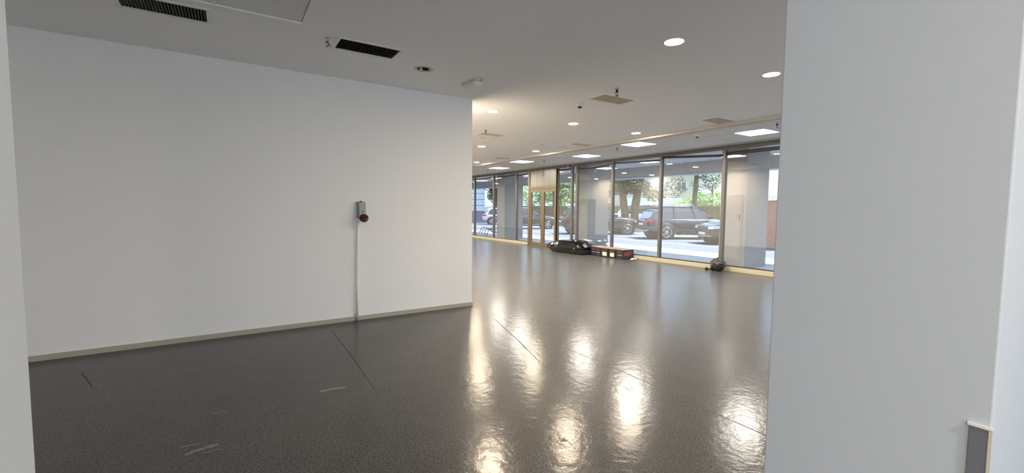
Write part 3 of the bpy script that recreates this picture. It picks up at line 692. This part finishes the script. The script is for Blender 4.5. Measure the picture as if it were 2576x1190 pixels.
bmm = st(B(13.62, 13.95, -8, 48, 2.74, 3.35).build('edge_beam', 'soffit'), 'grey edge beam of the arcade', 'beam')
bp_me = B(-0.012, 0, 0.005, 2.585, 0.07, 0.42).mesh('beam_panel')
for j in range(20):
    q = link('beam_panel', bp_me, 'soffit', bmm); q.location = (13.62, -5.74 + j * 2.59 + 0.0, 2.74)
st(B(13.95, 14.0, -8, 48, 2.72, 3.9).build('fascia', 'bwhite'), 'white fascia strip along the arcade edge', 'fascia')
st(B(XL - 0.1, 13.75, YB - 0.1, 48, 3.36, 8).build('sky_block', 'facade'), 'unseen mass above the hall, added to block the sky', 'building')  # unseen block, added to keep sky light out from above
for yc, l in ((0.3, 'square arcade column by the near end of the hall'), (6.09, 'square arcade column behind the tied bin bag'), (11.93, 'square arcade column behind the cartons'), (17.68, 'square arcade column past the double door'), (23.4, 'square arcade column far down the hall'), (29.2, 'square arcade column at the hall end')):
    st(B(11.02, 12.08, yc, yc + 0.70, -0.01, 3.15).build('column', 'column', bevel=0.008), l, 'column')
for k in range(4):
    q = empty('bike_rack', (12.05 + 0.32 * k, 20.6 + 0.85 * k, -0.005), -0.35); tag(q, 'low bent-tube bicycle rack on the arcade paving', 'bike rack', 'bicycle racks')
    MB().tube([(-0.3, 0, 0), (-0.22, 0, 0.22), (-0.17, 0, 0.30), (-0.08, 0, 0.34), (0.04, 0, 0.31), (0.2, 0, 0.2), (0.42, 0, 0.06), (0.5, 0, 0)], 0.02, 8).build('hoop', 'rackm', q)
    for x in (-0.3, 0.5): B(x - 0.05, x + 0.05, -0.05, 0.05, 0, 0.008).build('foot_plate', 'rackm', q)

# ------------------------------------------------------------------ cars
def car(name, label, cat, loc, head, paint, L=4.9, W=1.94, Hh=1.74, belt=1.06, hood=0.98, wb=2.96, roof_f=0.12, roof_r=-1.75, wr=0.37, rails=True):
    e = empty(name, loc, head); tag(e, label, cat, 'parked cars beyond the windows')
    P = paint; hl = L / 2; s = L / 4.9
    rows = [(-hl, 0.76, 0.52, 0.86), (-hl + 0.05, 0.86, 0.40, belt - 0.08), (-hl + 0.28, 0.95, 0.32, belt + 0.01), (-1.5 * s, 0.985, 0.27, belt + 0.01), (-0.5 * s, 1.0, 0.24, belt - 0.01), (0.5 * s, 1.0, 0.24, belt - 0.02),
            (1.02 * s, 0.995, 0.25, belt - 0.02), (1.55 * s, 0.975, 0.27, hood + 0.02), (2.05 * s, 0.93, 0.27, hood - 0.05), (hl - 0.12, 0.84, 0.28, hood - 0.15), (hl, 0.70, 0.36, hood - 0.32)]
    rg = []
    for x, wf, zb, zt in rows:
        w = W / 2 * wf
        half = [(0.0, zb), (w * 0.80, zb), (w * 0.97, zb + 0.10), (w, zb + 0.42 * (zt - zb)), (w * 0.985, zb + 0.72 * (zt - zb)), (w * 0.95, zt - 0.05), (w * 0.86, zt), (0.0, zt + 0.03)]
        rg.append([(x, a, b) for a, b in half] + [(x, -a, b) for a, b in half[-2:0:-1]])
    MB().rings(rg).build('body', P, e, subd=1)
    # glasshouse
    gr = []
    rb_, rf_ = -hl + 0.16, 1.05 * s
    for t, z in ((0, belt - 0.06), (0.5, (belt + Hh) / 2), (0.93, Hh - 0.17), (1.0, Hh - 0.13)):
        xr = rb_ + (roof_r * s - rb_) * t ** 1.3; xf = rf_ + (roof_f * s - rf_) * t ** 0.95; w = W / 2 * (0.90 - 0.18 * t)
        ring = []
        for sx, sy in ((-1, -1), (1, -1), (1, 1), (-1, 1)):
            X = xf if sx > 0 else xr
            c_ = 0.16
            if (sx, sy) in ((-1, -1), (1, 1)): pts = [(X, sy * (w - c_)), (X - sx * c_ * 0.7, sy * w)]
            else: pts = [(X - sx * c_ * 0.7, sy * w), (X, sy * (w - c_))]
            ring += [(a, b, z) for a, b in pts]
        gr.append(ring)
    MB().rings(gr, smooth=False).build('windows', 'cglass', e)
    # roof skin
    rs_ = []; xr, xf = roof_r * s - 0.12, roof_f * s + 0.10
    for k in range(9):
        t = k / 8; u2 = (t - 0.48) * 2.05; z = Hh - 0.075 * abs(u2) ** 2.2; w = W / 2 * (0.735 - 0.05 * abs(u2) ** 4)
        half = [(w, z - 0.10), (w * 0.985, z - 0.05), (w * 0.86, z - 0.018), (w * 0.5, z)]
        rs_.append([(xr + (xf - xr) * t, -a_, b_) for a_, b_ in half] + [(xr + (xf - xr) * t, a_, b_) for a_, b_ in half[::-1]])
    MB().rings(rs_, smooth=True).build('roof', P, e)
    for sy in (-1, 1):
        wbt, wtp = W / 2 * 0.90 + 0.012, W / 2 * 0.735 + 0.006
        def pil(xa, xb, ww, m=P):
            v = [(xa - ww, sy * wbt, belt - 0.06), (xa + ww, sy * wbt, belt - 0.06), (xb + ww * 0.8, sy * wtp, Hh - 0.07), (xb - ww * 0.8, sy * wtp, Hh - 0.07)]
            v2 = [(a, b - sy * 0.035, c_) for a, b, c_ in v]
            MB().add(v + v2, [(0, 1, 2, 3), (7, 6, 5, 4), (0, 4, 5, 1), (1, 5, 6, 2), (2, 6, 7, 3), (3, 7, 4, 0)]).build('pillar', m, e)
        pil(rf_ - 0.13, roof_f * s - 0.05, 0.045); pil(0.02 * s, -0.12 * s, 0.04, MAT['trimblk']); pil(-1.05 * s, -1.08 * s, 0.05, MAT['trimblk']); pil(rb_ + 0.20, roof_r * s + 0.10, 0.13)
        if rails: MB().tube([(roof_f * s - 0.05, sy * W / 2 * 0.68, Hh - 0.04), (roof_f * s - 0.2, sy * W / 2 * 0.68, Hh + 0.02), (roof_r * s + 0.2, sy * W / 2 * 0.68, Hh + 0.02), (roof_r * s + 0.05, sy * W / 2 * 0.68, Hh - 0.04)], 0.018, 6).build('roof_rail', 'chrome', e)
        MB().box(-1.9 * s, 1.0 * s, sy * W / 2 * 0.955 - 0.012, sy * W / 2 * 0.955 + 0.012, belt - 0.055, belt - 0.03).build('belt_trim', 'chrome', e)
        B(-1.1 * s, 1.05 * s, sy * W / 2 * 0.985 - 0.012, sy * W / 2 * 0.985 + 0.012, 0.33, 0.36).build('sill_trim', 'chrome', e)
        B(-0.95 * s, 0.95 * s, sy * W / 2 * 0.93 - 0.05, sy * W / 2 * 0.93 + 0.05, 0.24, 0.325).build('sill', 'trimblk', e)
        for x in (-0.95 * s, 0.15 * s): MB().box(x, x + 0.2, sy * W / 2 * 0.985 - 0.02, sy * W / 2 * 0.985 + 0.025, belt - 0.21, belt - 0.175).build('door_handle', 'chrome', e, bevel=0.006)
        mr = MB().box(rf_ - 0.42, rf_ - 0.24, sy * W / 2 + (0.0 if sy > 0 else -0.20), sy * W / 2 + (0.20 if sy > 0 else 0.0), belt - 0.02, belt + 0.13); mr.box(rf_ - 0.40, rf_ - 0.3, min(sy * W / 2 * 0.88, sy * W / 2 * 1.02), max(sy * W / 2 * 0.88, sy * W / 2 * 1.02), belt - 0.03, belt + 0.02)
        mr.build('mirror', P, e, bevel=0.03)
        for x in (-wb / 2, wb / 2):
            yo = sy * (W / 2 * 0.985 + 0.012)
            MB().lathe([(wr + 0.075, sy * -0.25), (wr + 0.075, 0.0), (wr + 0.03, sy * 0.004)], (x, yo - sy * 0.012, wr), 28, 1, True, True).build('wheel_arch', 'trimblk', e)
            wh = MB().lathe([(wr * 0.70, sy * -0.22), (wr * 0.95, sy * -0.22), (wr, sy * -0.19), (wr, sy * -0.02), (wr * 0.95, sy * 0.012), (wr * 0.72, sy * 0.012), (wr * 0.70, sy * -0.02)], (x, yo, wr), 28, 1, True, True).build('tyre', 'tyre', e)
            rm = MB().lathe([(wr * 0.70, sy * 0.0), (wr * 0.72, sy * 0.014), (wr * 0.66, sy * 0.014), (wr * 0.64, sy * -0.015)], (x, yo, wr), 28, 1)
            for q in range(5):
                for off in (-0.16, 0.16):
                    a = q * 2 * math.pi / 5 + off * 0.9; a2 = q * 2 * math.pi / 5 + off * 1.5
                    ca, sa = math.cos(a), math.sin(a); cb_, sb = math.cos(a2), math.sin(a2); t = 0.020
                    p0, p1 = Vector((ca * wr * 0.12, 0, sa * wr * 0.12)), Vector((cb_ * wr * 0.67, 0, sb * wr * 0.67)); nn = Vector((-sb, 0, cb_)) * t
                    v = [p0 - nn, p0 + nn, p1 + nn * 1.2, p1 - nn * 1.2]
                    rm.add([(x + p.x, yo + sy * 0.012, wr + p.z) for p in v] + [(x + p.x, yo - sy * 0.03, wr + p.z) for p in v], [(0, 1, 2, 3), (7, 6, 5, 4), (0, 4, 5, 1), (1, 5, 6, 2), (2, 6, 7, 3), (3, 7, 4, 0)])
            rm.lathe([(wr * 0.2, sy * -0.02), (wr * 0.18, sy * 0.016), (0.004, sy * 0.018)], (x, yo, wr), 16, 1, False, True)
            rm.build('rim', 'rim', wh)
        # lamps
        MB().add([(-hl - 0.012, sy * W / 2 * 0.45, belt - 0.20), (-hl - 0.012, sy * W / 2 * 0.84, belt - 0.18), (-hl + 0.40, sy * (W / 2 * 0.965 + 0.012), belt - 0.15), (-hl + 0.40, sy * (W / 2 * 0.965 + 0.01), belt - 0.09), (-hl + 0.02, sy * W / 2 * 0.86, belt - 0.045), (-hl + 0.0, sy * W / 2 * 0.45, belt - 0.07),
                  (-hl + 0.2, sy * W / 2 * 0.45, belt - 0.13)], [(0, 1, 4, 5), (1, 2, 3, 4), (0, 6, 2, 1), (5, 4, 3, 6), (0, 5, 6)]).build('tail_lamp', 'lamp_red', e)
        MB().add([(hl - 0.02, sy * W / 2 * 0.45, hood - 0.30), (hl - 0.05, sy * W / 2 * 0.80, hood - 0.30), (hl - 0.45, sy * (W / 2 * 0.935 + 0.012), hood - 0.24), (hl - 0.50, sy * (W / 2 * 0.925 + 0.01), hood - 0.15), (hl - 0.12, sy * W / 2 * 0.80, hood - 0.16), (hl - 0.06, sy * W / 2 * 0.45, hood - 0.20), (hl - 0.3, sy * W / 2 * 0.45, hood - 0.25)],
                 [(0, 1, 4, 5), (1, 2, 3, 4), (0, 6, 2, 1), (5, 4, 3, 6), (0, 5, 6)]).build('head_lamp', 'lamp_clear', e)
    B(-hl - 0.03, -hl + 0.1, -W / 2 * 0.72, W / 2 * 0.72, 0.44, 0.50).build('rear_bumper_trim', 'chrome', e, bevel=0.01)
    B(-hl - 0.02, -hl + 0.1, -W / 2 * 0.76, W / 2 * 0.76, 0.50, 0.60).build('rear_bumper', 'trimblk', e, bevel=0.02)
    B(-hl - 0.015, -hl + 0.05, -0.26, 0.26, 0.70, 0.81).build('number_plate', 'plate', e)
    B(hl - 0.06, hl + 0.02, -0.26, 0.26, 0.42, 0.53).build('number_plate', 'plate', e)
    B(hl - 0.16, hl + 0.012, -0.40, 0.40, hood - 0.36, hood - 0.20).build('grille', 'trimblk', e, bevel=0.02)
    B(hl - 0.12, hl + 0.015, -W / 2 * 0.66, W / 2 * 0.66, 0.34, 0.38).build('front_bumper_trim', 'chrome', e, bevel=0.01)
    return e
HD = math.atan2(-0.469, 0.883)
def from_rear_wheel(x, y, head, wb, W):   # kerb-side rear wheel contact -> centre of the car
    u = Vector((math.cos(head), math.sin(head))); n = Vector((-u.y, u.x))
    return (x + u.x * wb / 2 + n.x * W / 2, y + u.y * wb / 2 + n.y * W / 2, -0.02)
car('parked_suv', 'dark blue SUV with its tail to the road, roof rails and five-spoke wheels', 'car', from_rear_wheel(18.38, 14.1, HD, 2.96, 1.94), HD, PAINT['blue'])
car('parked_suv', 'blue-black SUV standing tail out behind the cartons and arcade column', 'car', from_rear_wheel(17.0, 19.1, HD, 2.90, 1.92), HD, PAINT['navy'], L=4.75, W=1.92, Hh=1.70, wb=2.9)
car('parked_estate', 'grey-brown car parked behind the double door panes', 'car', from_rear_wheel(17.0, 26.6, HD, 2.8, 1.86), HD, PAINT['brown'], L=4.7, W=1.86, Hh=1.55, belt=0.98, hood=0.92, wb=2.8, wr=0.34)
car('parked_hatchback', 'white car with red tail lamps beyond the far windows', 'car', from_rear_wheel(19.6, 33.6, HD, 2.6, 1.8), HD, PAINT['white'], L=4.3, W=1.8, Hh=1.52, belt=0.97, hood=0.9, wb=2.6, wr=0.33, rails=False)
u_ = Vector((-0.883, 0.469)); nose = Vector((17.75, 11.75))
ctr = nose - u_ * 2.4 + Vector((0.469, 0.883)) * 0.0
car('parked_suv', 'black SUV with its nose to the road beside the dark blue one', 'car', (ctr.x, ctr.y, -0.02), HD + math.pi, PAINT['black'], L=4.8, W=1.92, Hh=1.72)
car('parked_van', 'white van standing behind the two tree trunks', 'van', (26.8, 23.9, 0.05), math.atan2(0.55, -0.83), PAINT['white'], L=4.9, W=1.85, Hh=1.86, belt=1.12, hood=1.04, roof_f=0.5, roof_r=-2.2, rails=False)

# ------------------------------------------------------------------ trees, fence, buildings
def tree(loc, label, trunks, crowns, leafm, seed, n=1800, ls=0.16):
    rr = random.Random(seed); e = empty('tree', loc); tag(e, label, 'tree', 'trees beyond the parking')
    for tp in trunks:
        pts, r0, r1 = tp; k = len(pts)
        MB().tube(pts, [r0 + (r1 - r0) * i / (k - 1) for i in range(k)], 10).build('trunk', 'trunk', e)
        top = Vector(pts[-1])
        bmb = MB()
        for q in range(7):
            a = rr.uniform(0, 6.28); s_ = Vector(pts[-2]).lerp(top, rr.uniform(0, 1)); l = rr.uniform(0.9, 2.0)
            bmb.tube([s_, s_ + Vector((math.cos(a) * l * 0.5, math.sin(a) * l * 0.5, l * 0.35)), s_ + Vector((math.cos(a) * l, math.sin(a) * l, l * 0.5))], [r1 * 0.6, r1 * 0.35, r1 * 0.15], 6)
        bmb.build('branches', 'trunk', e)
    mb = MB(); tot = sum(c_[3] * c_[4] * c_[5] for c_ in crowns)
    for cx_, cy_, cz, rx, ry, rz in crowns:
        m_ = int(n * rx * ry * rz / tot)
        for q in range(m_):
            while True:
                p = Vector((rr.uniform(-1, 1), rr.uniform(-1, 1), rr.uniform(-1, 1)))
                if p.length < 1 and (p.length > 0.45 or rr.random() < 0.4) and mn.noise(p * 2.6 + Vector((seed, 0, 0))) > -0.16: break
            c_ = Vector((cx_ + p.x * rx, cy_ + p.y * ry, cz + p.z * rz))
            u = Vector((rr.gauss(0, 1), rr.gauss(0, 1), rr.gauss(0, 1))).normalized(); w_ = u.orthogonal().normalized(); l = ls * rr.uniform(0.6, 1.5)
            mb.add([c_ - u * l, c_ + w_ * l * 0.5, c_ + u * l, c_ - w_ * l * 0.5], [(0, 1, 2, 3)])
    fo = mb.build('foliage', leafm, e); fo['kind'] = 'stuff'
    return e
tree((23.2, 20.8, 0.05), 'forked tree with two thick trunks and dark olive leaves', [([(-0.25, 0.1, 0), (-0.4, 0.25, 1.6), (-0.55, 0.45, 3.4), (-0.7, 0.6, 5)], 0.30, 0.18), ([(0.25, -0.1, 0), (0.2, -0.2, 1.6), (0.35, -0.4, 3.4), (0.6, -0.8, 5.2)], 0.33, 0.2)],
     [(-0.3, 0.4, 4.1, 1.5, 1.5, 1.0), (0.0, 0.0, 5.1, 1.6, 1.6, 1.2), (-0.3, 0.3, 3.1, 1.6, 1.6, 0.75), (-1.0, 1.5, 3.0, 1.1, 1.2, 0.8), (0.9, -1.2, 2.5, 0.8, 0.8, 0.55)], 'leaf_dk', 3, 12000, 0.10)
tree((26.9, 18.45, 0.05), 'slim straight tree with open branches behind the dark blue SUV', [([(0, 0, 0), (0.02, 0.03, 2), (0.05, -0.05, 4), (0.02, 0, 6.5)], 0.19, 0.10)],
     [(0.5, -0.4, 5.2, 1.5, 1.5, 1.3), (-0.75, 0.95, 3.0, 0.75, 0.75, 0.8), (1.0, -1.3, 3.7, 1.5, 1.5, 0.6), (0.4, -0.5, 3.2, 1.0, 1.0, 0.5)], 'leaf_dk', 5, 6500, 0.07)
tree((41.5, 26.5, 0), 'bright sunlit tree beyond the fence behind the dark blue SUV', [([(0, 0, 0), (0, 0, 2.2), (0.1, 0, 4)], 0.2, 0.1)],
     [(0, 0, 2.3, 2.4, 2.4, 1.2), (1.6, -2.2, 2.9, 2.0, 2.0, 1.4), (-1.2, 2.0, 1.8, 2.0, 2.0, 0.8)], 'leaf_br', 7, 4200, 0.14)
tree((33.0, 13.6, 0), 'sunlit tree beyond the brown boarded kiosk', [([(0, 0, 0), (0, 0, 2.0), (0.1, 0, 3.6)], 0.18, 0.1)],
     [(0, 0, 3.3, 1.8, 1.8, 1.2)], 'leaf_br', 8, 1600, 0.12)
tree((25.0, 31.5, 0.05), 'tree with a thick trunk seen through the double door', [([(0, 0, 0), (0.1, 0, 2), (0, 0.1, 4.5)], 0.3, 0.2)],
     [(0, 0, 4.6, 2.8, 2.8, 1.5), (1.2, 1.2, 3.3, 1.4, 1.4, 0.8)], 'leaf_dk', 9, 3200, 0.13)
tree((22.4, 37.6, 0.05), 'green tree between the far buildings and the white car', [([(0, 0, 0), (0.1, 0, 2), (0, 0.1, 4)], 0.25, 0.15)],
     [(0.8, -0.3, 4.0, 1.9, 1.7, 1.3), (0.2, 0.1, 2.7, 1.0, 1.0, 0.8)], 'leaf_dk', 10, 3200, 0.15)
tree((36.0, 44.0, 0), 'bright sunlit tree far beyond the fence behind the double door', [([(0, 0, 0), (0, 0, 2), (0.1, 0, 4)], 0.22, 0.12)],
     [(0, 0, 3.6, 3.4, 3.4, 2.0), (-2, 3, 3.2, 2.6, 2.6, 1.5)], 'leaf_br', 12, 3400, 0.18)

tree((35.0, 3.0, 0), 'broad sunlit tree beyond the fence past the kiosk', [([(0, 0, 0), (0, 0, 2.0), (0.1, 0, 3.6)], 0.22, 0.12)], [(0, 0, 4.4, 2.6, 2.6, 1.8), (0.5, 1.8, 3.4, 1.6, 1.6, 1.0)], 'leaf_br', 21, 2600, 0.16)
tree((35.5, -7.0, 0), 'dark leafy tree beyond the fence by the entrance side', [([(0, 0, 0), (0, 0, 2.0), (0.1, 0, 3.6)], 0.22, 0.12)], [(0, 0, 4.2, 2.8, 2.8, 1.9)], 'leaf_dk', 22, 2400, 0.17)

fn = empty('garden_fence', (31.0, 0, 0)); tag(fn, 'long brown board fence behind the parked cars', 'fence')
fb = B(-0.015, 0.015, 0.01, 0.24, 0.05, 1.78).mesh('fence_board')
for k in range(288): q = link('fence_board', fb, 'fence', fn); q.location = (0, -20 + k * 0.25, -0.05)
B(-0.04, 0.04, -20, 52, 1.73, 1.79).build('cap_rail', 'fence_top', fn); B(0.015, 0.055, -20, 52, 0.4, 0.5).build('back_rail', 'fence', fn)

def building(name, label, loc, rz, w, dpt, h, m, wins, extra=None):
    e = empty(name, loc, rz); tag(e, label, 'building')
    wl = B(-w / 2, w / 2, 0, dpt, 0, h).build('walls', m, e)
    for x, z, ww, hh in wins:
        fr = MB()
        for q in ((x - 0.06, x, z - 0.06, z + hh + 0.06), (x + ww, x + ww + 0.06, z - 0.06, z + hh + 0.06), (x, x + ww, z - 0.06, z), (x, x + ww, z + hh, z + hh + 0.06), (x + ww / 2 - 0.03, x + ww / 2 + 0.03, z, z + hh)): fr.box(q[0], q[1], -0.08, 0.02, q[2], q[3])
        F = fr.build('window', 'bwhite', e)
        B(x, x + ww, -0.04, -0.02, z, z + hh).build('pane', 'wdark', F)
    return e
face = math.atan2(-0.5, 0.8) + math.pi / 2 - math.pi / 2
bl = building('house', 'peach rendered house with white roof edge behind the trees', (49.5, 41.5, 0), math.atan2(-40, 48) , 14, 8, 9, 'peach',
              [(x, z, 1.2, 1.3) for x in (-5.6, -3.2, -0.8, 1.6, 4.0) for z in (1.0, 4.0, 6.6)])
B(-7.6, 7.6, -0.4, 8.4, 9, 9.25).build('roof', 'bwhite', bl); B(-3.0, 4.0, -3.0, 0, 0, 3.0).build('annex', 'bwhite', bl)
b2 = empty('office_block', (22.6, 40.2, 0), math.atan2(-21, 39)); tag(b2, 'pale blue banded office block beyond the bicycle racks', 'building')
B(-9, 0, 0.15, 8, 0, 12).build('walls', 'tgrid', b2)
for k in range(14): B(-9, 0, 0, 0.15, 1.15 + k * 0.62, 1.15 + k * 0.62 + 0.57).build('cladding_band', 'bblue', b2)
B(-9, 0.02, -0.02, 0.15, 0, 1.1).build('plinth', 'bpurple', b2)
MB().lathe([(0.10, 0), (0.10, -0.02)], (-0.38, 0, 3.55), 20, 1, cap1=True).build('sign_roundel', PAINT['blue'], b2)
B(-1.15, -0.52, -0.02, 0, 3.50, 3.60).build('sign_bar', PAINT['blue'], b2)
kk = empty('boarded_kiosk', (18.6, 8.15, -0.02), HD); tag(kk, 'red-brown boarded kiosk with a white cap beside the black SUV', 'kiosk')
for k in range(8): B(-0.98 + k * 0.25, -0.98 + k * 0.25 + 0.24, -0.5, -0.48, 0.15, 1.85).build('board', 'brick_br', kk)
B(-1, 1, -0.48, 0.5, 0, 1.9).build('body', 'brick_br', kk); B(-1.08, 1.08, -0.58, 0.58, 1.9, 2.1).build('cap', 'bwhite', kk)
